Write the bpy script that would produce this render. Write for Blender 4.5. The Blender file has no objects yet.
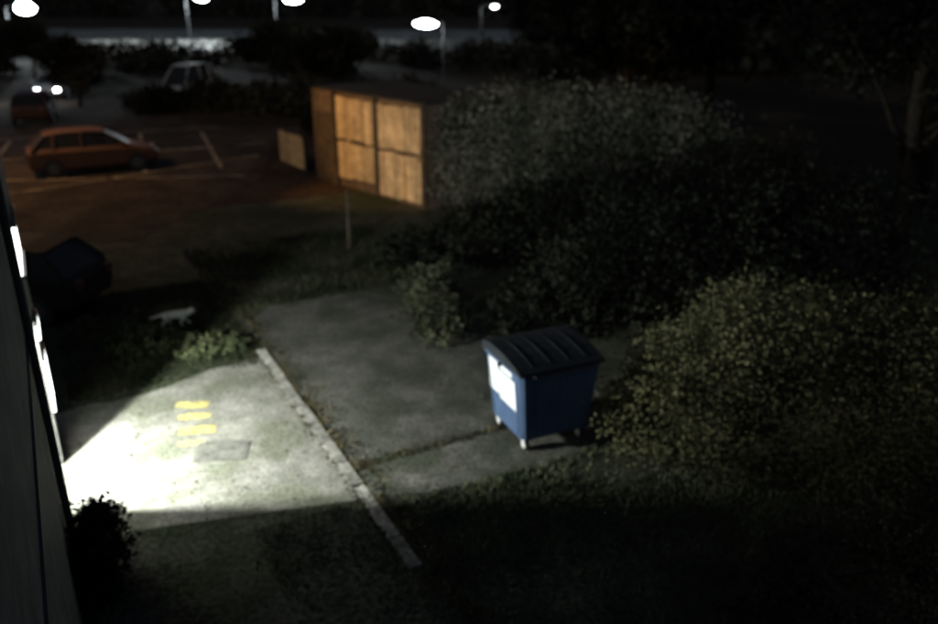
import bpy, math, random
import numpy as np
from mathutils import Vector, Matrix
random.seed(4); R=np.random.default_rng(7)
S=bpy.context.scene
S.view_settings.view_transform='Standard'; S.view_settings.look='None'; S.view_settings.exposure=0
COL=S.collection
# ---------------------------------------------------------------- helpers
def mat(name, c1, c2=None, scale=5, rough=.8, bump=0, bscale=40, metal=0, emit=None, es=0, island=0, detail=5, c3=None, s3=.6, spec=.5, fine=0, fscale=30):
    m=bpy.data.materials.new(name); m.use_nodes=True; nt=m.node_tree; n=nt.nodes; l=nt.links
    b=n['Principled BSDF']; b.inputs['Roughness'].default_value=rough; b.inputs['Metallic'].default_value=metal
    b.inputs['Base Color'].default_value=(*c1,1); b.inputs['Specular IOR Level'].default_value=spec
    tc=n.new('ShaderNodeTexCoord')
    if c2 is not None:
        nz=n.new('ShaderNodeTexNoise'); nz.inputs['Scale'].default_value=scale; nz.inputs['Detail'].default_value=detail; nz.inputs['Roughness'].default_value=.65
        l.new(tc.outputs['Object'],nz.inputs['Vector'])
        r=n.new('ShaderNodeValToRGB'); r.color_ramp.elements[0].position=.35; r.color_ramp.elements[1].position=.65
        r.color_ramp.elements[0].color=(*c1,1); r.color_ramp.elements[1].color=(*c2,1)
        l.new(nz.outputs['Fac'],r.inputs['Fac']); out=r.outputs['Color']
        if c3 is not None:
            n3=n.new('ShaderNodeTexNoise'); n3.inputs['Scale'].default_value=s3; n3.inputs['Detail'].default_value=5
            l.new(tc.outputs['Object'],n3.inputs['Vector'])
            r3=n.new('ShaderNodeValToRGB'); r3.color_ramp.elements[0].position=.45; r3.color_ramp.elements[1].position=.62
            l.new(n3.outputs['Fac'],r3.inputs['Fac'])
            mx=n.new('ShaderNodeMixRGB'); l.new(r3.outputs['Color'],mx.inputs[0]); l.new(out,mx.inputs[1]); mx.inputs[2].default_value=(*c3,1); out=mx.outputs[0]
        if fine:
            nf=n.new('ShaderNodeTexNoise'); nf.inputs['Scale'].default_value=fscale; nf.inputs['Detail'].default_value=2
            l.new(tc.outputs['Object'],nf.inputs['Vector'])
            mr=n.new('ShaderNodeMapRange'); mr.inputs['From Min'].default_value=.35; mr.inputs['From Max'].default_value=.65; mr.inputs['To Min'].default_value=1-fine; mr.inputs['To Max'].default_value=1+fine
            l.new(nf.outputs['Fac'],mr.inputs['Value'])
            mx=n.new('ShaderNodeMixRGB'); mx.blend_type='MULTIPLY'; mx.inputs[0].default_value=1
            l.new(out,mx.inputs[1]); l.new(mr.outputs['Result'],mx.inputs[2]); out=mx.outputs[0]
        if island:
            g=n.new('ShaderNodeNewGeometry'); mr=n.new('ShaderNodeMapRange'); mr.inputs['To Min'].default_value=1-island; mr.inputs['To Max'].default_value=1+island
            l.new(g.outputs['Random Per Island'],mr.inputs['Value'])
            mx=n.new('ShaderNodeMixRGB'); mx.blend_type='MULTIPLY'; mx.inputs[0].default_value=1
            l.new(out,mx.inputs[1]); l.new(mr.outputs['Result'],mx.inputs[2]); out=mx.outputs[0]
        l.new(out,b.inputs['Base Color'])
    if bump:
        nb=n.new('ShaderNodeTexNoise'); nb.inputs['Scale'].default_value=bscale; nb.inputs['Detail'].default_value=4
        l.new(tc.outputs['Object'],nb.inputs['Vector'])
        bp=n.new('ShaderNodeBump'); bp.inputs['Strength'].default_value=bump; bp.inputs['Distance'].default_value=.02
        l.new(nb.outputs['Fac'],bp.inputs['Height']); l.new(bp.outputs['Normal'],b.inputs['Normal'])
    if emit: b.inputs['Emission Color'].default_value=(*emit,1); b.inputs['Emission Strength'].default_value=es
    return m
def leafmat(name,c1,c2,scale,island=.5):
    m=bpy.data.materials.new(name); m.use_nodes=True; nt=m.node_tree; n=nt.nodes; l=nt.links
    n.remove(n['Principled BSDF']); d=n.new('ShaderNodeBsdfDiffuse'); l.new(d.outputs[0],n['Material Output'].inputs[0])
    tc=n.new('ShaderNodeTexCoord'); nz=n.new('ShaderNodeTexNoise'); nz.inputs['Scale'].default_value=scale; nz.inputs['Detail'].default_value=1
    l.new(tc.outputs['Object'],nz.inputs['Vector'])
    r=n.new('ShaderNodeValToRGB'); r.color_ramp.elements[0].position=.38; r.color_ramp.elements[1].position=.62
    r.color_ramp.elements[0].color=(*c1,1); r.color_ramp.elements[1].color=(*c2,1); l.new(nz.outputs['Fac'],r.inputs['Fac'])
    g=n.new('ShaderNodeNewGeometry'); mr=n.new('ShaderNodeMapRange'); mr.inputs['To Min'].default_value=1-island; mr.inputs['To Max'].default_value=1+island
    l.new(g.outputs['Random Per Island'],mr.inputs['Value'])
    mx=n.new('ShaderNodeMixRGB'); mx.blend_type='MULTIPLY'; mx.inputs[0].default_value=1
    l.new(r.outputs[0],mx.inputs[1]); l.new(mr.outputs['Result'],mx.inputs[2]); l.new(mx.outputs[0],d.inputs['Color'])
    return m
def brickmat(name,c1,c2,mort,bw=.225,rh=.075,ms=.01,off=.5,rough=.9,axis='XZ',rot=0):
    m=bpy.data.materials.new(name); m.use_nodes=True; nt=m.node_tree; n=nt.nodes; l=nt.links
    b=n['Principled BSDF']; b.inputs['Roughness'].default_value=rough; b.inputs['Specular IOR Level'].default_value=.2
    tc=n.new('ShaderNodeTexCoord'); vec=tc.outputs['Object']
    sp=n.new('ShaderNodeSeparateXYZ'); cb=n.new('ShaderNodeCombineXYZ'); l.new(vec,sp.inputs[0])
    ad=n.new('ShaderNodeMath'); l.new(sp.outputs['X'],ad.inputs[0]); l.new(sp.outputs['Y'],ad.inputs[1])
    l.new(ad.outputs[0],cb.inputs[0]); l.new(sp.outputs['Z'],cb.inputs[1]); vec=cb.outputs[0]
    bt=n.new('ShaderNodeTexBrick'); bt.inputs['Scale'].default_value=1; bt.inputs['Brick Width'].default_value=bw; bt.inputs['Row Height'].default_value=rh
    bt.inputs['Mortar Size'].default_value=ms; bt.offset=off
    bt.inputs['Color1'].default_value=(*c1,1); bt.inputs['Color2'].default_value=(*c2,1); bt.inputs['Mortar'].default_value=(*mort,1)
    l.new(vec,bt.inputs['Vector'])
    nz=n.new('ShaderNodeTexNoise'); nz.inputs['Scale'].default_value=1.7; nz.inputs['Detail'].default_value=7; nz.inputs['Roughness'].default_value=.7; l.new(tc.outputs['Object'],nz.inputs['Vector'])
    mr=n.new('ShaderNodeMapRange'); mr.inputs['From Min'].default_value=.3; mr.inputs['From Max'].default_value=.7; mr.inputs['To Min'].default_value=.45; mr.inputs['To Max'].default_value=1.3
    l.new(nz.outputs['Fac'],mr.inputs['Value'])
    mx=n.new('ShaderNodeMixRGB'); mx.blend_type='MULTIPLY'; mx.inputs[0].default_value=1
    l.new(bt.outputs['Color'],mx.inputs[1]); l.new(mr.outputs['Result'],mx.inputs[2]); l.new(mx.outputs[0],b.inputs['Base Color'])
    bp=n.new('ShaderNodeBump'); bp.inputs['Strength'].default_value=.4; bp.inputs['Distance'].default_value=.01; bp.invert=True
    l.new(bt.outputs['Fac'],bp.inputs['Height']); l.new(bp.outputs['Normal'],b.inputs['Normal'])
    return m
class MB:
    def __init__(s): s.v=[]; s.f=[]; s.m=[]
    def add(s,vs,fs,mi=0):
        o=len(s.v); s.v+= [tuple(p) for p in vs]; s.f+=[tuple(i+o for i in f) for f in fs]; s.m+=[mi]*len(fs)
    def box(s,x0,x1,y0,y1,z0,z1,mi=0,taper=0):
        t=taper
        vs=[(x0+t,y0+t,z0),(x1-t,y0+t,z0),(x1-t,y1-t,z0),(x0+t,y1-t,z0),(x0,y0,z1),(x1,y0,z1),(x1,y1,z1),(x0,y1,z1)]
        s.add(vs,[(3,2,1,0),(4,5,6,7),(0,1,5,4),(1,2,6,5),(2,3,7,6),(3,0,4,7)],mi)
    def ell(s,c,r,mi=0,nu=14,nv=8):
        vs=[(c[0],c[1],c[2]-r[2])]; fs=[]
        for j in range(1,nv):
            t=-math.pi/2+math.pi*j/nv
            for i in range(nu):
                a=2*math.pi*i/nu; vs.append((c[0]+r[0]*math.cos(t)*math.cos(a),c[1]+r[1]*math.cos(t)*math.sin(a),c[2]+r[2]*math.sin(t)))
        vs.append((c[0],c[1],c[2]+r[2])); L=len(vs)-1
        for i in range(nu):
            k=(i+1)%nu; fs.append((0,1+k,1+i)); fs.append((L,L-nu+i,L-nu+k))
            for j in range(nv-2): fs.append((1+j*nu+i,1+j*nu+k,1+(j+1)*nu+k,1+(j+1)*nu+i))
        s.add(vs,fs,mi)
    def tube(s,pts,rad,seg=8,mi=0):
        pts=[Vector(p) for p in pts]; vs=[]; fs=[]
        for i,p in enumerate(pts):
            d=(pts[min(i+1,len(pts)-1)]-pts[max(i-1,0)]).normalized()
            a=d.cross(Vector((0,0,1)) if abs(d.z)<.9 else Vector((1,0,0))).normalized(); b=d.cross(a)
            for k in range(seg):
                t=2*math.pi*k/seg; vs.append(p+(a*math.cos(t)+b*math.sin(t))*rad[i])
        for i in range(len(pts)-1):
            for k in range(seg):
                k2=(k+1)%seg; fs.append((i*seg+k,i*seg+k2,(i+1)*seg+k2,(i+1)*seg+k))
        fs.append(tuple(range(seg))[::-1]); fs.append(tuple((len(pts)-1)*seg+k for k in range(seg)))
        s.add(vs,fs,mi)
    def obj(s,name,mats,parent=None,loc=(0,0,0),rot=0,bevel=0,smooth=False):
        me=bpy.data.meshes.new(name); me.from_pydata(s.v,[],s.f); 
        for m in mats: me.materials.append(m)
        for p,i in zip(me.polygons,s.m): p.material_index=i; p.use_smooth=smooth
        me.update(); o=bpy.data.objects.new(name,me); COL.objects.link(o)
        o.location=loc; o.rotation_euler=(0,0,rot)
        if parent: o.parent=parent
        if bevel:
            bv=o.modifiers.new('bevel','BEVEL'); bv.width=bevel; bv.segments=2; bv.limit_method='ANGLE'
        return o
def empty(name,loc=(0,0,0),rot=0):
    e=bpy.data.objects.new(name,None); COL.objects.link(e); e.location=loc; e.rotation_euler=(0,0,rot); e.empty_display_size=.3; return e
def sheet(name,pts,z,m,parent=None):
    b=MB(); b.add([(x,y,z) for x,y in pts],[tuple(range(len(pts)))]); return b.obj(name,[m],parent)
def quads(name,V,m,parent=None,k=4):
    n=len(V)//k; me=bpy.data.meshes.new(name); me.vertices.add(k*n); me.vertices.foreach_set('co',V.ravel())
    me.loops.add(k*n); me.loops.foreach_set('vertex_index',np.arange(k*n)); me.polygons.add(n)
    me.polygons.foreach_set('loop_start',np.arange(n)*k); me.polygons.foreach_set('loop_total',np.full(n,k)); me.materials.append(m); me.update(calc_edges=True)
    o=bpy.data.objects.new(name,me); COL.objects.link(o)
    if parent: o.parent=parent
    return o
def leafmesh(name,blobs,n,size,m,parent=None,clumps=40,spread=.22,seed=0,zmin=.02,elong=1.6):
    R=np.random.default_rng(seed+11)
    B=np.array(blobs,float); w=(B[:,3]*B[:,4]*B[:,5])**.67; w/=w.sum()
    C=[]; 
    for i,b in enumerate(B):
        k=max(4,int(clumps*w[i]*len(B)))
        d=R.normal(size=(k,3)); d/=np.linalg.norm(d,axis=1)[:,None]
        r=R.uniform(.5,1.08,size=(k,1))**.7
        C.append(np.c_[b[:3]+d*r*b[3:6], np.full(k,min(b[3:6]))])
    C=np.vstack(C); idx=R.integers(0,len(C),n); P=C[idx,:3]+R.normal(size=(n,3))*spread*C[idx,3:4]
    keep=P[:,2]>zmin; P=P[keep]; n=len(P)
    a=R.normal(size=(n,3)); a/=np.linalg.norm(a,axis=1)[:,None]
    c=np.cross(a,R.normal(size=(n,3))); c/=np.linalg.norm(c,axis=1)[:,None]
    sz=size*R.uniform(.5,1.3,size=(n,1))
    V=np.stack([P-a*sz*elong/2,P+c*sz*.5,P+a*sz*elong/2,P-c*sz*.5],1).reshape(-1,3)
    return quads(name,V,m,parent)
# ---------------------------------------------------------------- materials
asph_far=mat('asphalt_far',(.026,.020,.016),(.075,.055,.04),.9,.95,.3,30,c3=(.026,.022,.018),s3=.2,spec=.1,fine=.3,fscale=6)
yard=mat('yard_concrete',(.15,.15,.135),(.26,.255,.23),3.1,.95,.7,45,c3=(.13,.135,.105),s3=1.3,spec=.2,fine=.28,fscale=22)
yard_shade=mat('shaded_mossy_concrete',(.045,.05,.038),(.09,.095,.07),2.1,.95,.8,35,c3=(.035,.045,.025),s3=.9,spec=.1,fine=.45,fscale=15)  # moss tint, with shade outside the door light put into the colour
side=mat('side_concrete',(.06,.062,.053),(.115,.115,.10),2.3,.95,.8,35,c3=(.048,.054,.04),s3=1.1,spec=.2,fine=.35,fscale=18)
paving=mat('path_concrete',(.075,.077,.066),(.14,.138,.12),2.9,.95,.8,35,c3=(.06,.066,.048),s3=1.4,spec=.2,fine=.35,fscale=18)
kerbm=mat('kerb_concrete',(.15,.148,.135),(.33,.32,.29),5,.9,.4,50,island=.35,spec=.2,fine=.3,fscale=14)
soil=mat('soil',(.032,.035,.024),(.075,.08,.055),2.2,.95,1,25,c3=(.028,.038,.019),s3=.5,spec=.1,fine=.5,fscale=14)
farland=mat('grassland',(.016,.013,.009),(.05,.037,.024),.5,.95,.6,12,c3=(.055,.034,.021),s3=.15,spec=.1,fine=.4,fscale=5)
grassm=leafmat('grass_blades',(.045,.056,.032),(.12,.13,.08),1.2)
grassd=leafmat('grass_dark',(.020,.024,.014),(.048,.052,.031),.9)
leaf_lit=leafmat('leaf_olive',(.05,.055,.031),(.115,.112,.06),1.1,.4)
leaf_dark=leafmat('leaf_dark',(.008,.010,.008),(.023,.026,.019),.8)  # low albedo carries the shade on the front shrubs
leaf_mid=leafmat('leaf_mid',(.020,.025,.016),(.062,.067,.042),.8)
leaf_grey=leafmat('leaf_grey',(.06,.068,.05),(.15,.15,.12),.7)  # light on the hedge is put into this paler albedo
leaf_far=leafmat('leaf_far',(.014,.016,.012),(.055,.052,.038),.25)
bark=mat('bark',(.04,.03,.022),(.09,.075,.055),8,.95,.8,30,spec=.1)
dbark=mat('dark_bark',(.02,.016,.013),(.04,.034,.028),8,.95,spec=.05)
wallm=brickmat('dark_brick',(.12,.115,.10),(.17,.16,.14),(.16,.155,.14))
yellow=mat('yellow_paint',(.22,.20,.08),(.58,.49,.17),9,.85)
whitep=mat('worn_white_paint',(.05,.04,.03),(.40,.34,.26),1.6,.9,spec=.1)
framew=mat('grey_lining',(.30,.30,.29),(.36,.36,.35),3,.8)
metal=mat('galvanised_steel',(.12,.12,.12),(.2,.2,.2),12,.65,metal=.3)
darkmetal=mat('dark_metal',(.02,.02,.022),(.035,.035,.035),9,.6)
lit_glass=mat('lit_window_glass',(.8,.8,.8),emit=(.95,1,.97),es=6)
roofm=mat('roof_felt',(.02,.02,.02),(.04,.038,.036),3,.95,.5,30,spec=.05)
# ---------------------------------------------------------------- frame of the yard
W=Vector((-.472,.882)).normalized(); N=Vector((.882,.472)).normalized(); P0=Vector((-5.2,8.9))
def wp(s,d): q=P0+W*s+N*d; return (q.x,q.y)
WROT=math.atan2(W.y,W.x)
g=MB(); g.add([(-700,-60,0),(700,-60,0),(700,1200,0),(-700,1200,0)],[(0,1,2,3)]); g.obj('ground',[farland])
sheet('soil_bed',[wp(-11,0),wp(-11,22),wp(14,22),wp(14,-6),wp(2,-6),wp(2,0)],.004,soil)
kd=(Vector((-3.2,12.1))-P0).dot(N)
ks=(Vector((-1.48,9.5))-P0).dot(W)
def ragged(pts,step=.35,amp=.07):
    out=[]
    for i,p in enumerate(pts):
        q=pts[(i+1)%len(pts)]; p_=Vector(p); q_=Vector(q); n=max(1,int((q_-p_).length/step))
        for k in range(n):
            r=p_.lerp(q_,k/n); out.append((r.x+random.uniform(-amp,amp),r.y+random.uniform(-amp,amp)))
    return out
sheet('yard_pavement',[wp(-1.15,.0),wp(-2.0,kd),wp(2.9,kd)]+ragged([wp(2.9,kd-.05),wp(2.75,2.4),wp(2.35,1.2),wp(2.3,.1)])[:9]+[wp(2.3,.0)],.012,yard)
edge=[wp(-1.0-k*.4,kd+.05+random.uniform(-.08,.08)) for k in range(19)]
sheet('yard_apron',[wp(-1.0,.0)]+edge+[wp(-8.4,0)],.008,yard_shade)  # dark sheet painted as the shade beyond the door's pool of light
sheet('side_pavement',ragged([wp(ks+.02,kd+.2),wp(ks+.02,kd+4.4),wp(3.6,kd+3.9),wp(5.4,kd+2.8),wp(5.6,kd+1.1),wp(4.6,kd+.2)]),.008,side)
sheet('footpath',ragged([wp(ks-.9,kd+.2),wp(ks-1.15,kd+1.3),wp(ks-1.25,kd+3.1),wp(ks-.9,kd+4.3),wp(ks-.12,kd+4.3),wp(ks-.12,kd+.2)],.25,.05),.012,paving)
b=MB(); s=-3.5
while s<3.0:
    h=.020+random.uniform(-.008,.008)-(.012 if s<-2.2 else 0); j=random.uniform(-.015,.015)
    b.box(s+.006,s+.606-.012,-(kd+.16)+j,-kd+j,0,h+.01); s+=.606
b.obj('kerb',[kerbm],loc=(P0.x,P0.y,0),rot=WROT,bevel=.012)
Rn=np.random.default_rng(3); P=[]
for k in range(4200):
    s=Rn.uniform(-5,6); t=Rn.random()
    if t<.45: d=kd+.16+abs(Rn.normal())*.16
    elif t<.6: d=kd-abs(Rn.normal())*.06
    elif t<.75: d=kd+Rn.uniform(.2,4.4); s=ks-.05+Rn.normal()*.07
    else: d=Rn.uniform(.2,kd+4); s=Rn.uniform(-4,5)
    P.append((*wp(s,d),.03+Rn.uniform(0,.02)))
P=np.array(P); n=len(P); a=Rn.uniform(0,6.28,n); sz=Rn.uniform(.010,.03,(n,1)); A_=np.c_[np.cos(a),np.sin(a),Rn.normal(size=n)*.3]*sz; B_=np.c_[-np.sin(a),np.cos(a),Rn.normal(size=n)*.3]*sz*.7
quads('leaf_litter',np.stack([P-A_,P-B_,P+A_,P+B_],1).reshape(-1,3),leafmat('dead_leaves',(.025,.025,.015),(.09,.07,.035),3,.6))
mk=empty('yellow_road_marking')
for i,(cx,cy,l_,w_) in enumerate([(-4.3,11.2,.5,.19),(-4.15,10.83,.48,.17),(-3.98,10.42,.52,.22),(-3.95,10.05,.36,.12)]):
    b=MB(); nseg=10; vs=[]; 
    for k in range(nseg+1):
        x=-l_/2+l_*k/nseg; vs+=[(x,-w_/2+random.uniform(-.03,.03),0),(x,w_/2+random.uniform(-.03,.03),0)]
    b.add(vs,[(2*k,2*k+2,2*k+3,2*k+1) for k in range(nseg)])
    b.obj('stripe_%d'%i,[yellow],mk,loc=(cx,cy,.017),rot=.06+.08*i)
b=MB(); b.box(-.36,.36,-.26,.26,0,.012,0)
for k in range(6): b.box(-.32,.32,-.22+k*.075,-.19+k*.075,.012,.018,0)
b.obj('manhole_cover',[mat('worn_iron',(.07,.07,.062),(.15,.15,.135),6,.8)],loc=(-3.45,9.85,.011),rot=.1)
def grass(name,area,n,h,seed,m=grassm):
    R=np.random.default_rng(seed); P=[]
    while len(P)<n:
        s=R.uniform(area[0],area[1]); d=R.uniform(area[2],area[3])
        if R.random()< .35+.65*(math.sin(s*1.9+seed)*math.cos(d*1.4)+.5): 
            x,y=wp(s,d); P.append((x,y,0))
    P=np.array(P); n=len(P); ang=R.uniform(0,6.28,n); hh=h*R.uniform(.3,1.2,n); wd=.012
    dx=np.cos(ang)*wd; dy=np.sin(ang)*wd; lean=R.normal(size=(n,2))*hh[:,None]*.5
    V=np.zeros((n,3,3)); V[:,0]=P; V[:,0,0]-=dx; V[:,0,1]-=dy; V[:,1]=P; V[:,1,0]+=dx; V[:,1,1]+=dy
    V[:,2]=P; V[:,2,:2]+=lean; V[:,2,2]+=hh
    quads(name,V.reshape(-1,3),m,None,3)
grass('grass',(-8,ks-1.1,kd+.2,10),38000,.08,1)
grass('grass',(-7.5,-2.0,1.9,kd+.3),7000,.05,9)
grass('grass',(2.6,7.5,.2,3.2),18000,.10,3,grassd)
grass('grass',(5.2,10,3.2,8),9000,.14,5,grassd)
# ---------------------------------------------------------------- near building (wall on the left)
bld=empty('brick_building',(P0.x,P0.y,0),WROT)
T=.28
sc=[-14,-.58,.3,.67,.85,1.5,1.9]; zc=[0,.7,1.5,1.75,2.0,2.1,2.8,3.45,7.6]
def opening(s,z):
    if -.58<s<.67 and z<2.1: return True
    if .85<s<1.5 and (.7<z<1.5 or 1.75<z<2.0): return True
    if .3<s<1.5 and 2.8<z<3.45: return True
b=MB()
for i in range(len(sc)-1):
    for j in range(len(zc)-1):
        if not opening((sc[i]+sc[i+1])/2,(zc[j]+zc[j+1])/2): b.box(sc[i],sc[i+1],0,T,zc[j],zc[j+1])
b.box(-14,1.9-T,7.7,8.0,0,7.6); b.box(1.9-T,1.9,T+.001,7.7,0,7.6); 
b.obj('walls',[wallm],bld)
b=MB(); b.box(-14.2,2.05,-.1,8.15,7.6,7.8); b.obj('roof',[roofm],bld)
b=MB(); b.box(-.58,.67,T+1.5,T+1.55,0,2.6); b.box(-.95,-.9,T+.002,T+1.5,0,2.6); b.box(.98,1.03,T+.002,T+1.5,0,2.6); b.box(-.95,1.03,T+.002,T+1.55,2.6,2.65); b.box(-.58,.67,.0,T+1.5,-.05,.02)
b.obj('lobby_lining',[framew],bld)
b=MB()
b.box(-.66,-.58,-.012,.06,0,2.18); b.box(.67,.75,-.015,.06,0,2.18); b.box(-.58,.67,-.012,.06,2.1,2.18)
b.obj('door_frame',[darkmetal],bld)
b=MB()
for s0,s1,z0,z1 in ((.85,1.5,.7,1.5),(.85,1.5,1.75,2.0),(.3,1.5,2.8,3.45)):
    b.box(s0,s1,-.05,.03,z0,z0+.03); b.box(s0,s1,-.05,.03,z1-.03,z1)
b.obj('window_frames',[darkmetal],bld)
b=MB(); b.box(.85,1.5,-.045,.02,.73,1.47); b.box(.85,1.5,-.045,.02,1.78,1.97); b.box(.3,1.5,-.015,.02,2.83,3.42); b.obj('window_panes',[lit_glass],bld)
b=MB(); b.tube([(-2.1,-.05,.1),(-2.1,-.05,7.5)],[.04,.04],10); b.box(-14,-.9,-.02,0,2.72,2.86); b.obj('downpipe_and_band',[mat('painted_iron',(.05,.05,.048),(.07,.07,.066),5,.8)],bld)
b=MB(); b.box(-.4,-.16,T+.3,T+.5,2.08,2.14); b.obj('lobby_light_fitting',[lit_glass],bld)
def point(name,loc,e,col,r=.08,parent=None):
    L=bpy.data.lights.new(name,'POINT'); L.energy=e; L.color=col; L.shadow_soft_size=r
    o=bpy.data.objects.new(name,L); COL.objects.link(o); o.location=loc
    if parent: o.parent=parent
    return o
point('lobby_lamp',(-.28,T+.40,1.98),2900,(.96,1,.92),.06,bld)
# ---------------------------------------------------------------- bin
binb=mat('blue_plastic',(.05,.085,.16),(.065,.105,.20),4,.8,.15,60,spec=.2)
lidm=mat('lid_plastic',(.016,.020,.024),(.027,.031,.036),5,.85,.2,50,spec=.1)
rub=mat('rubber',(.02,.02,.02),(.03,.03,.03),6,.7)
lab=mat('label_paper',(.74,.78,.8),(.82,.84,.86),3,.6)
labt=mat('label_print',(.4,.5,.58),(.35,.43,.55),3,.6)
be=empty('wheelie_bin',(1.03,10.40,.012),math.radians(24.3)); be.scale=(.93,.93,1.10)
b=MB(); X=.68; Y=.60
def ring(x,y,z,c=.06): return [(-x+c,-y,z),(x-c,-y,z),(x,-y+c,z),(x,y-c,z),(x-c,y,z),(-x+c,y,z),(-x,y-c,z),(-x,-y+c,z)]
zs=[(.18,.84),(.28,.87),(.70,.93),(1.08,.99),(1.09,1.03),(1.15,1.03)]
vs=[]; 
for z,k in zs: vs+=ring(X*k,Y*k,z)
fs=[tuple(range(8))[::-1]]
for i in range(len(zs)-1):
    for k in range(8): fs.append((i*8+k,i*8+(k+1)%8,(i+1)*8+(k+1)%8,(i+1)*8+k))
fs.append(tuple((len(zs)-1)*8+k for k in range(8)))
b.add(vs,fs)
for y in (-.46,.46):
    for sx in (-1,1): b.tube([(sx*.59,y*.88,.25),(sx*.665,y,1.08)],[.022,.022],6)
for x in (-.42,0,.42):
    for sy in (-1,1): b.tube([(x*.87,sy*.52,.25),(x,sy*.585,1.08)],[.02,.02],6)
b.obj('body',[binb],be,bevel=.01)
b=MB()
prof=[(-.64,1.13),(-.64,1.17),(-.45,1.21),(-.2,1.25),(.1,1.27),(.38,1.27),(.61,1.23),(.63,1.13)]
vs=[(-.71,y,z) for y,z in prof]+[(.71,y,z) for y,z in prof]; n=len(prof)
b.add(vs,[(i,i+1,n+i+1,n+i) for i in range(n-1)]+[(n-1,0,n,2*n-1),tuple(range(n))[::-1],tuple(range(n,2*n))])
for x in (-.45,-.15,.15,.45): b.tube([(x,-.5,1.195),(x,-.2,1.246),(x,.1,1.266),(x,.4,1.262)],[.012]*4,6)
b.obj('lid',[lidm],be,bevel=.012)
b=MB(); b.tube([(-.5,-.63,1.13),(-.5,-.69,1.13),(.5,-.69,1.13),(.5,-.63,1.13)],[.015]*4,8)
for sx in (-1,1): b.tube([(sx*.68,0,1.10),(sx*.75,0,1.10)],[.03,.03],12)
b.obj('handles_and_trunnions',[darkmetal],be)
wm=mat('wheel_hub',(.6,.6,.6),(.7,.7,.7),5,.5)
b=MB()
for sx in (-.47,.47):
    for sy in (-.42,.42):
        b.tube([(sx-.025,sy+.03,.09),(sx+.025,sy+.03,.09)],[.09,.09],18,1); b.tube([(sx-.032,sy+.03,.09),(sx+.032,sy+.03,.09)],[.062,.062],14,0)
        b.box(sx-.045,sx-.037,sy-.03,sy+.07,.10,.2,2); b.box(sx+.037,sx+.045,sy-.03,sy+.07,.10,.2,2); b.box(sx-.05,sx+.05,sy-.04,sy+.08,.185,.20,2)
b.obj('castor_wheels',[wm,rub,wm],be)
def endx(z): return -X*np.interp(z,[a for a,_ in zs],[k for _,k in zs])-.006
b=MB()
def lbl(y0,y1,z0,z1,mi,o=0): b.add([(endx(z0)-o,y0,z0),(endx(z0)-o,y1,z0),(endx(z1)-o,y1,z1),(endx(z1)-o,y0,z1)],[(3,2,1,0)],mi)
lbl(-.38,.14,.56,.97,0); lbl(.16,.48,.60,1.06,0); lbl(-.30,.08,1.0,1.07,0)
for k in range(3): lbl(-.3,.06,.62+k*.08,.635+k*.08,1,.003)
b.obj('labels',[lab,labt],be)
# ---------------------------------------------------------------- vegetation
def shrub(name,loc,blobs,n,size,m,seed,clumps=60,spread=.22,stems=8):
    e=empty(name,loc); leafmesh('foliage',blobs,n,size,m,e,clumps,spread,seed=seed)
    b=MB(); rr=random.Random(seed)
    for k in range(stems):
        q=blobs[k%len(blobs)]; x,y=q[0]*.6,q[1]*.6
        b.tube([(x*.5,y*.5,0),(x+rr.uniform(-.2,.2),y+rr.uniform(-.2,.2),q[2]*.6),(q[0]+rr.uniform(-.4,.4)*q[3],q[1]+rr.uniform(-.4,.4)*q[4],q[2]+q[5]*.7)],[.035,.022,.006],6)
    b.obj('stems',[bark],e); return e
shrub('bush',(4.2,10.1,0),[(-1.65,-.1,.5,.7,.8,.6),(-1.0,.2,1.0,.85,.9,.75),(-.1,.4,1.3,1.0,1.,.85),(1.1,.4,1.15,1.1,1.,.8),(2.3,.3,1.1,1.1,1.,.85),(-.4,-.7,.6,1.1,.9,.6),(1.,-.9,.6,1.2,1,.6),(2.2,-1,.6,1.2,1.,.6)],60000,.042,leaf_lit,1,300,.21,16)
shrub('bush',(4.2,7.0,0),[(0,0,.25,1.1,.9,.35),(1.3,.5,.4,1.2,1,.45),(-.9,-.8,.12,.9,.8,.2),(1.2,-1.4,.2,1.2,1,.35)],20000,.04,leaf_mid,2,200,.2,10)
shrub('shrub',(-4.0,6.75,0),[(.1,0,.5,.26,.4,.5),(.0,.5,.5,.22,.35,.5)],4500,.045,leaf_dark,3,60,.3,6)
shrub('shrub',(2.8,14.6,0),[(-1.7,-.6,.4,.8,.8,.5),(-.6,0,.8,1.2,1,.9),(1,.4,1.1,1.5,1.2,1.2),(2.6,.2,1.3,1.5,1.2,1.3),(4.4,.3,1.2,1.6,1.2,1.4)],26000,.07,leaf_dark,5,150,.22,12)
shrub('shrub',(-.55,13.9,0),[(0,0,.25,.5,.7,.35),(-.25,.9,.3,.5,.6,.4),(-.3,1.9,.3,.6,.6,.4)],5500,.05,leaf_mid,15,90,.22,6)
shrub('shrub',(2.2,18.8,0),[(-3.6,-.5,.3,1.,.9,.4),(-2.0,0,.5,1.3,1,.7),(0,.2,.7,1.6,1.2,1.),(2.2,.2,.9,1.7,1.2,1.1),(4.5,0,1.2,2,1.5,1.4)],24000,.085,leaf_dark,6,150,.22,12)
shrub('hedge',(3.2,23.6,0),[(-3.3,.1,1.5,1.0,.9,1.7),(-1.9,.2,1.6,1.4,1.1,1.8),(-.4,0,1.6,1.4,1.2,1.8),(1.0,.1,1.6,1.4,1.2,1.75),(2.4,0,1.5,1.3,1.2,1.7),(3.4,0,1.3,1.1,1.1,1.5)],46000,.075,leaf_grey,7,420,.22,12)
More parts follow.
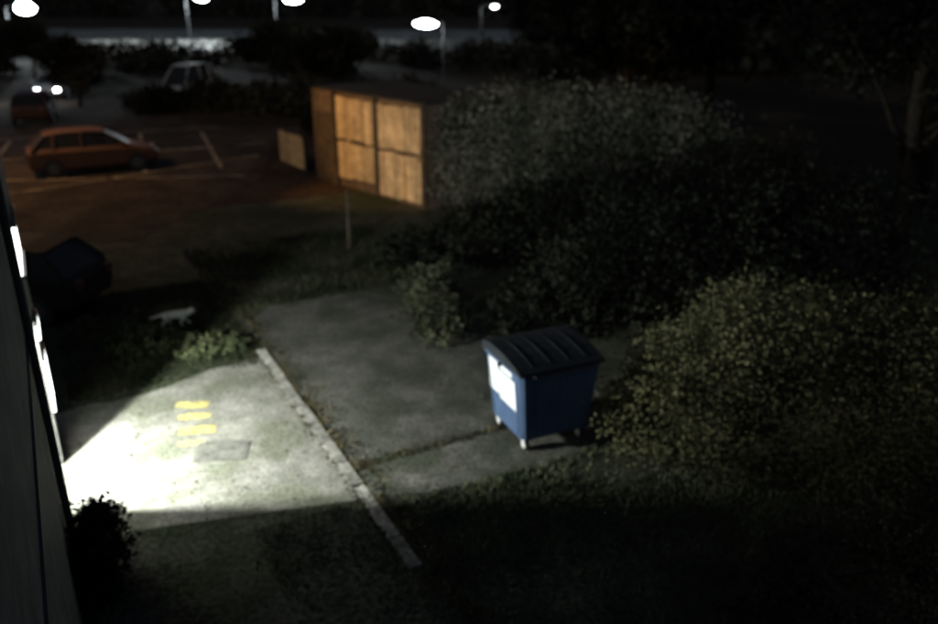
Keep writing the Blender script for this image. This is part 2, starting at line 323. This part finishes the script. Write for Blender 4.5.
shrub('shrub',(-5.9,13.4,0),[(0,0,.12,.9,.5,.18),(1.1,-.1,.1,.8,.5,.15),(-.9,.4,.15,.7,.5,.2)],8000,.05,leafmat('ground_ivy',(.03,.04,.022),(.07,.08,.042),1.2),8,120,.25,5)
def tree(name,loc,h,crown,n,size,m,seed):
    rr=random.Random(seed); e=empty(name,loc); b=MB()
    b.tube([(0,0,0),(.08,.05,h*.25),(-.05,.1,h*.5),(.05,0,h*.8)],[.26*h/9,.2*h/9,.15*h/9,.06*h/9],10)
    bl=[]
    for k in range(11):
        a=rr.uniform(0,6.28); z0=h*rr.uniform(.22,.6); r=crown*rr.uniform(.45,.8); z1=min(h*.92,z0+h*rr.uniform(.1,.35))
        q=(math.cos(a)*r,math.sin(a)*r,z1)
        b.tube([(0,0.05,z0),(q[0]*.5,q[1]*.5,(z0+z1)/2+.2),q],[.09*h/9,.05*h/9,.015],6)
        c=crown*rr.uniform(.3,.5); bl.append((q[0],q[1],q[2],c,c,c*.8))
    bl.append((0,0,h*.85,crown*.5,crown*.5,h*.16))
    b.obj('trunk',[dbark],e,smooth=True); leafmesh('crown',bl,n,size,m,e,220,.2,seed=seed)
tree('tree',(9.5,17.5,0),8.5,3.6,22000,.12,leaf_dark,21)
tree('tree',(13.5,24,0),10,4.4,20000,.16,leaf_dark,22)
tree('tree',(6.4,34,0),9,4.,17000,.2,leaf_dark,23)
tree('tree',(12,42,0),11,5.,15000,.26,leaf_dark,24)
tree('tree',(19,34,0),12,5.5,15000,.26,leaf_dark,25)
tree('tree',(-21.5,46,0),3.6,1.6,6000,.14,leaf_far,26)
tree('tree',(-12.5,54,0),4.2,2.4,7000,.18,leaf_far,27)
tree('tree',(-7.5,47,0),4.2,2.2,8000,.16,leaf_far,30)
tree('tree',(6.5,62,0),9.5,3.4,12000,.28,leaf_dark,28)
tree('tree',(-32,62,0),4.2,2.4,6000,.2,leaf_far,29)
shrub('shrub',(-13.5,44,0),[(-3,0,.5,1.6,1,.8),(0,.5,.7,1.8,1,.9),(3,-.5,.6,1.8,1,.9),(5.6,-1,.8,1.6,1,1.)],14000,.14,leaf_far,9,160,.22,9)
shrub('shrub',(-4.6,37,0),[(-1.5,0,.5,1.2,1,.8),(0,.5,.9,1.5,1,1.1),(2,-.5,1.1,1.5,1,1.2)],10000,.13,leaf_far,10,160,.22,9)
bl=[]
for k in range(46):
    bl.append((-60+k*2.6+random.uniform(-1,1),random.uniform(62,80),random.uniform(.2,.8),random.uniform(1.6,3),2,random.uniform(.7,1.4)))
leafmesh('distant_bushes',bl,30000,.3,leaf_far,clumps=500,spread=.25,seed=40)
bl=[]
for k in range(38):
    bl.append((9+k*3.2,random.uniform(62,90),random.uniform(3,6),4,4,random.uniform(4,6)))
for k in range(50):
    bl.append((-190+k*5.2+random.uniform(-2,2),random.uniform(205,225),random.uniform(2,4),5,4,random.uniform(4,7)))
leafmesh('distant_trees',bl,50000,.75,leaf_far,clumps=900,spread=.22,seed=41)
# ---------------------------------------------------------------- garage block lit by sodium light
A=Vector((-1.2,23.3)); Bq=Vector((-4.35,26.75)); dr=(Bq-A).normalized(); grot=math.atan2(dr.y,dr.x); Lg=(Bq-A).length
ge=empty('garage_block',(A.x,A.y,0),grot)
out=Vector((-dr.y,dr.x)); sg=1 if out.dot(Vector((-1,-1)))>0 else -1
buff=brickmat('brown_brick',(.12,.085,.055),(.09,.065,.045),(.10,.08,.06))
panel=mat('timber_panel',(.30,.24,.15),(.50,.40,.25),1.3,.9,.4,20,c3=(.32,.255,.16),s3=.9,spec=.1,fine=.15,fscale=5,island=.22)
def gbox(b,x0,x1,d0,d1,z0,z1,mi=0):
    y=sorted((d0*sg,d1*sg)); b.box(x0,x1,y[0],y[1],z0,z1,mi)
b=MB(); gbox(b,0,Lg+1.3,-3,0,0,3.0,0); b.obj('walls',[buff],ge)
b=MB(); gbox(b,-.04,Lg+1.34,-3.04,.06,3.0,3.07,0); b.obj('roof',[roofm],ge,bevel=.02)
b=MB()
for x0,x1,zz in ((.18,2.28,0),(2.5,Lg-.15,.22)):
    for z0,z1 in ((.1+zz,1.48),(1.56,2.86)):
        w=(x1-x0)/8
        for i in range(8): gbox(b,x0+i*w+.008,x0+(i+1)*w-.008,.002,.03+random.uniform(0,.03),z0+random.uniform(-.04,.05),z1+random.uniform(-.05,.02),0)
b.obj('door_panels',[panel],ge)
dt=mat('dark_timber',(.035,.028,.022),(.07,.055,.04),4,.9,spec=.1)
b=MB()
for x in (0,2.3,Lg-.13): gbox(b,x,x+.17,.002,.1,0,2.99,0)
gbox(b,.18,2.28,.002,.06,1.505,1.535,0); gbox(b,2.5,Lg-.15,.002,.06,1.505,1.535,0)
gbox(b,Lg+.08,Lg+1.15,.002,.05,0,2.3,0)
b.obj('posts_and_side_door',[dt],ge)
fe=empty('timber_fence',(-5.85,28.8,0),math.radians(125)); b=MB()
for k in range(14): b.box(k*.155,k*.155+.14,-.012,.012,.05,1.2+random.uniform(-.05,.05))
b.obj('boards',[panel],fe); b=MB()
for k in (0,1.05,2.1): b.box(k,k+.09,-.11,-.02,0,1.25)
b.obj('posts',[bark],fe)
# ---------------------------------------------------------------- street lamps
sod=(1,.52,.18); cool=(.85,.95,1)
def lampfull(x,y,h,rot,col,energy,spot=None,target=None,headlen=.7,es=40,arm=1.0,headw=.28):
    e=empty('street_lamp',(x,y,0),rot); b=MB(); b.tube([(0,0,0),(0,0,.9),(0,0,.95),(0,0,h)],[.09,.09,.06,.045],10); b.tube([(0,0,h),(arm*.3,0,h+.12),(arm,0,h+.14)],[.04,.035,.03],8)
    b.obj('pole',[darkmetal],e)
    b=MB(); b.tube([(arm-.1,0,h+.16),(arm+.1,0,h+.17),(arm+headlen*.8,0,h+.17),(arm+headlen,0,h+.15)],[headw*.15,headw*.3,headw*.28,headw*.1],10); b.obj('housing',[darkmetal],e,smooth=True)
    b=MB(); b.ell((arm+headlen*.5,0,h+.02),(headlen*.5,headw*.5,headw*.42))  # glowing lens, oversized on far lamps to stand in for their halo
    b.obj('lens',[mat('lamp_lens_glow',(.8,.8,.8),emit=col,es=es)],e,smooth=True)
    lx=(arm+headlen/2,0,h-.2-headw*.5)
    o=point('light',lx,energy,col,.12,e)
    if spot:
        L=bpy.data.lights.new('light','SPOT'); L.energy=energy; L.color=col; L.shadow_soft_size=.15; L.spot_size=math.radians(spot); L.spot_blend=.6
        o.data=L; world=Vector((x,y,0))+Matrix.Rotation(rot,3,'Z')@Vector(lx)
        q=(Vector(target)-world).to_track_quat('-Z','Y'); o.rotation_mode='QUATERNION'
        o.rotation_quaternion=Matrix.Rotation(-rot,3,'Z').to_quaternion()@q
lampfull(-13.5,20.5,5.2,math.radians(40),sod,3200,spot=38,target=(-3.2,25.6,1.9))
lampfull(-17.8,27,6.2,math.radians(15),sod,760)
lampfull(-1.5,50,4.2,math.pi,cool,200,headlen=1.4,es=40,arm=.3,headw=.6)
lampfull(-49.2,92,4.3,0,cool,4800,headlen=2.2,es=120,headw=1.5)
lampfull(-31.3,96,5.3,0,cool,4500,headlen=1.6,es=80,headw=1.)
lampfull(-21.5,96,5.2,0,cool,3500,headlen=2.2,es=100,headw=1.2)
lampfull(1.2,86,4.5,0,cool,400,headlen=.7,es=12,headw=.4)
lampfull(-27.5,47,2.6,0,cool,140,headlen=.5,arm=.3,es=50,headw=.35)
# ---------------------------------------------------------------- road, car park
sheet('road',[(-160,96),(4,92),(10,140),(-160,150)],.012,mat('road_surface',(.12,.12,.115),(.26,.26,.25),.15,.9,spec=.1,fine=.3,fscale=.8))
b=MB(); b.box(-160,4,-.15,.15,0,.6)
for k in range(55): b.box(-160+k*3,-159.8+k*3,-.22,-.152,0,.75)
b.obj('crash_barrier',[mat('barrier_concrete',(.10,.10,.095),(.30,.30,.28),.12,.9,spec=.1,fine=.4,fscale=.8)],loc=(0,100,0))
sheet('car_park',[(-34,21),(-8.6,20.0),(-7.0,27),(-8.5,36),(-14,41),(-24,58),(-50,62)],.012,asph_far)
pk=empty('parking_markings')
def line(p,q,w=.15):
    p=Vector(p);q=Vector(q); d=(q-p).normalized(); nn=Vector((-d.y,d.x))*w/2
    b=MB(); b.add([(*(p-nn),.017),(*(q-nn),.017),(*(q+nn),.017),(*(p+nn),.017)],[(0,1,2,3)]); b.obj('line',[whitep],pk)
dA=Vector((.93,.37)).normalized(); dB=Vector((-.37,.93)).normalized(); o=Vector((-16.5,26.3))
line(o+dB*4.6,o+dB*4.6+dA*9.5)
for k in range(4): line(o+dA*k*2.6+dA*.3,o+dA*k*2.6+dA*.3+dB*4.4)
for k in range(4): line(o+dA*k*2.6+dA*.3+dB*4.8,o+dA*k*2.6+dA*.3+dB*9.2)
line(o+dB*9.8-dA*1,o+dB*9.8+dA*9)
line((-14.6,25.2),(-8.2,31.8)); line((-15.8,27.2),(-7.8,28.0)); line((-16,30.5),(-8.6,34.6))
# ---------------------------------------------------------------- cars
glassm=mat('car_glass',(.01,.011,.012),(.014,.015,.016),2,.5,spec=.2)
tyre=mat('tyre',(.015,.015,.015),(.025,.025,.025),5,.85)
hub=mat('alloy',(.05,.05,.05),(.08,.08,.08),5,.6)
tail=mat('tail_lamp',(.08,.02,.02),(.06,.02,.02),3,.4); headoff=mat('head_lamp',(.3,.3,.3),(.4,.4,.4),3,.3)
headon=mat('head_lamp_on',(.9,.9,.9),emit=(1,1,.95),es=90)
def car(name,loc,rot,paint,on=False,van=False):
    e=empty(name,loc,rot); b=MB()
    st=[(-2.1,.42,.78,.70),(-2.02,.28,.92,.80),(-1.6,.22,.98,.86),(-.7,.2,.96,.88),(.6,.2,.94,.88),(1.2,.22,.90,.87),(1.75,.25,.78,.82),(2.05,.3,.66,.74),(2.12,.4,.55,.66)]
    vs=[]; n=8
    for x,z0,z1,w in st:
        vs+=[(x,-w*.9,z0),(x,-w,z0+.12),(x,-w,z1-.12),(x,-w*.88,z1),(x,w*.88,z1),(x,w,z1-.12),(x,w,z0+.12),(x,w*.9,z0)]
    fs=[tuple(range(n))]
    for i in range(len(st)-1):
        for k in range(n): fs.append((i*n+k,i*n+(k+1)%n,(i+1)*n+(k+1)%n,(i+1)*n+k)[::-1])
    fs.append(tuple((len(st)-1)*n+k for k in range(n))[::-1]); b.add(vs,fs,0)
    rz=1.95 if van else 1.42
    cab=[(-1.95,.93,.74,.93),(-1.5,.96,.74,rz-.07),(-1.0,.96,.72,rz),(.05,.95,.7,rz+.01),(.45,.94,.68,rz-.05),(1.25,.86,.76,.9)]
    vs=[]
    for x,zb,w,zt in cab:
        wt=w*(.80 if zt>1 else 1.)
        vs+=[(x,-w*1.06,zb-.04),(x,-wt,zt),(x,wt,zt),(x,w*1.06,zb-.04)]
    fs=[(0,1,2,3)]
    for i in range(len(cab)-1):
        for k in range(4): fs.append((i*4+k,i*4+(k+1)%4,(i+1)*4+(k+1)%4,(i+1)*4+k)[::-1])
    fs.append((20,21,22,23)[::-1])
    b.add(vs,fs,1)
    xs=[(-1.5,rz-.055,.60),(-1.0,rz+.015,.585),(.05,rz+.025,.57),(.45,rz-.035,.555)]
    vs=[]
    for x,z,w in xs: vs+=[(x,-w,z),(x,w,z),(x,w,z+.02),(x,-w,z+.02)]
    fs=[(0,1,2,3),(12,13,14,15)]
    for i in range(3):
        for k in range(4): fs.append((i*4+k,i*4+(k+1)%4,(i+1)*4+(k+1)%4,(i+1)*4+k)[::-1])
    b.add(vs,fs,0)
    for sy in (-1,1):
        b.tube([(-1.95,sy*.79,.93),(-1.5,sy*.6,rz-.05)],[.04,.03],6,0); b.tube([(1.25,sy*.80,.88),(.45,sy*.56,rz-.04)],[.035,.03],6,0)
        b.tube([(-.35,sy*.78,.93),(-.35,sy*.585,rz)],[.035,.03],6,0); b.tube([(-1.25,sy*.78,.94),(-1.2,sy*.6,rz-.02)],[.05,.04],6,0)
        b.box(.85,1.0,min(sy*.88,sy*1.03),max(sy*.88,sy*1.03),.93,1.06,0)
    b.obj('body',[paint,glassm],e,bevel=.02,smooth=False)
    b=MB()
    for x in (-1.35,1.35):
        for sy in (-1,1):
            b.tube([(x,sy*.70,.32),(x,sy*.90,.32)],[.32,.32],20,0); b.tube([(x,sy*.885,.32),(x,sy*.908,.32)],[.2,.19],14,1)
    b.obj('wheels',[tyre,hub],e)
    b=MB()
    for sy in (-1,1):
        y=sorted((sy*.42,sy*.66)); b.box(1.98,2.13,y[0],y[1],.56,.68,0); b.box(-2.14,-2.0,y[0]+.02*sy,y[1]+.02*sy,.68,.85,1)
    b.obj('lights',[headon if on else headoff,tail],e,bevel=.01)
    return e
def paint(n,c,r=.45): return mat(n,c,tuple(x*1.1 for x in c),2,r,spec=.3)
car('parked_car',(-9.5,15.3,.012),math.radians(176),paint('black_paint',(.008,.008,.009),.8))
car('parked_car',(-13.4,29.0,.012),math.radians(28),paint('brown_paint',(.09,.04,.022),.7))
car('parked_car',(-16.6,49.5,.012),math.radians(250),paint('white_paint',(.5,.5,.48)),van=True)
car('parked_car',(-25,50.5,.012),math.radians(-75),paint('silver_paint',(.2,.2,.21)),on=True)
car('parked_car',(-21.5,41,.012),math.radians(112),paint('dark_red_paint',(.03,.014,.01)))
b=MB(); b.tube([(0,0,0),(.02,0,1.0),(.01,.01,1.5)],[.05,.04,.035],8); b.obj('wooden_post',[bark],loc=(-3.0,19.5,0))
# ---------------------------------------------------------------- cat
fur=mat('pale_fur',(.5,.53,.46),(.66,.68,.6),9,.9,.5,80)
def cat(loc,rot):
    e=empty('cat',loc,rot)
    J={'pel':(-.17,0,.22,.066),'mid':(-.02,0,.215,.075),'che':(.13,0,.22,.075),'nk':(.21,0,.25,.048),'hd':(.28,0,.27,.052),'mz':(.335,0,.255,.022),
       't1':(-.25,0,.22,.024),'t2':(-.36,.02,.17,.02),'t3':(-.46,.03,.15,.016)}
    for sgn,t,dx,dh in ((1,'l',.06,.05),(-1,'r',-.05,-.05)):
        y=.05*sgn
        J['sh'+t]=(.14,y,.18,.035); J['el'+t]=(.10+dx*.3,y,.12,.024); J['wr'+t]=(.14+dx,y,.05,.017); J['pw'+t]=(.17+dx,y,.018,.018)
        J['hp'+t]=(-.18,y,.19,.048); J['kn'+t]=(-.11+dh*.5,y*1.1,.12,.03); J['hk'+t]=(-.20+dh,y,.07,.017); J['ft'+t]=(-.15+dh,y,.018,.018)
        J['ea'+t]=(.27,.032*sgn,.325,.014)
    E=[('pel','mid'),('mid','che'),('che','nk'),('nk','hd'),('hd','mz'),('pel','t1'),('t1','t2'),('t2','t3')]
    for t in 'lr': E+=[('che','sh'+t),('sh'+t,'el'+t),('el'+t,'wr'+t),('wr'+t,'pw'+t),('pel','hp'+t),('hp'+t,'kn'+t),('kn'+t,'hk'+t),('hk'+t,'ft'+t),('hd','ea'+t)]
    ks_=list(J); me=bpy.data.meshes.new('body'); me.from_pydata([J[k][:3] for k in ks_],[(ks_.index(a),ks_.index(b_)) for a,b_ in E],[]); me.materials.append(fur)
    o=bpy.data.objects.new('body',me); COL.objects.link(o); o.parent=e
    md=o.modifiers.new('skin','SKIN'); md.use_smooth_shade=True
    if len(me.skin_vertices)==0:
        bpy.context.view_layer.objects.active=o; bpy.ops.mesh.customdata_skin_add()
    for i,k in enumerate(ks_):
        v=me.skin_vertices[0].data[i]; v.radius=(J[k][3],J[k][3]); v.use_root=(k=='pel')
    sd=o.modifiers.new('sub','SUBSURF'); sd.levels=2; sd.render_levels=2
    b=MB()
    for s_ in (-1,1): b.tube([(.312,.02*s_,.283),(.322,.022*s_,.283)],[.008,.006],8)
    b.obj('eyes',[glassm],e); e.scale=(1.1,1.1,1.1)
cat((-5.6,14.4,.01),math.radians(8))
# ---------------------------------------------------------------- sky, fill light, camera
w=bpy.data.worlds.new('World'); S.world=w; w.use_nodes=True; nt=w.node_tree
sky=nt.nodes.new('ShaderNodeTexSky'); sky.sky_type='NISHITA'; sky.sun_disc=False; sky.sun_elevation=math.radians(40); sky.sun_rotation=math.radians(200)
bg=nt.nodes['Background']; bg.inputs['Strength'].default_value=.019; nt.links.new(sky.outputs[0],bg.inputs[0])
L=bpy.data.lights.new('fill_light','SUN'); L.energy=.13; L.angle=math.radians(10); L.color=(.98,1,.84)  # added fill with no visible source; lifts the darks, tinted slightly green
o=bpy.data.objects.new('fill_light',L); COL.objects.link(o); o.rotation_euler=(math.radians(50),0,math.radians(-25))
cam=bpy.data.cameras.new('Camera'); co=bpy.data.objects.new('Camera',cam); COL.objects.link(co); S.camera=co
co.location=(0,0,6); co.rotation_euler=(math.radians(90-21.6),0,0)
cam.sensor_width=36; cam.lens=36*812/938; cam.clip_end=3000; cam.clip_start=.05
cam.dof.use_dof=True; cam.dof.focus_distance=4.2; cam.dof.aperture_fstop=.9
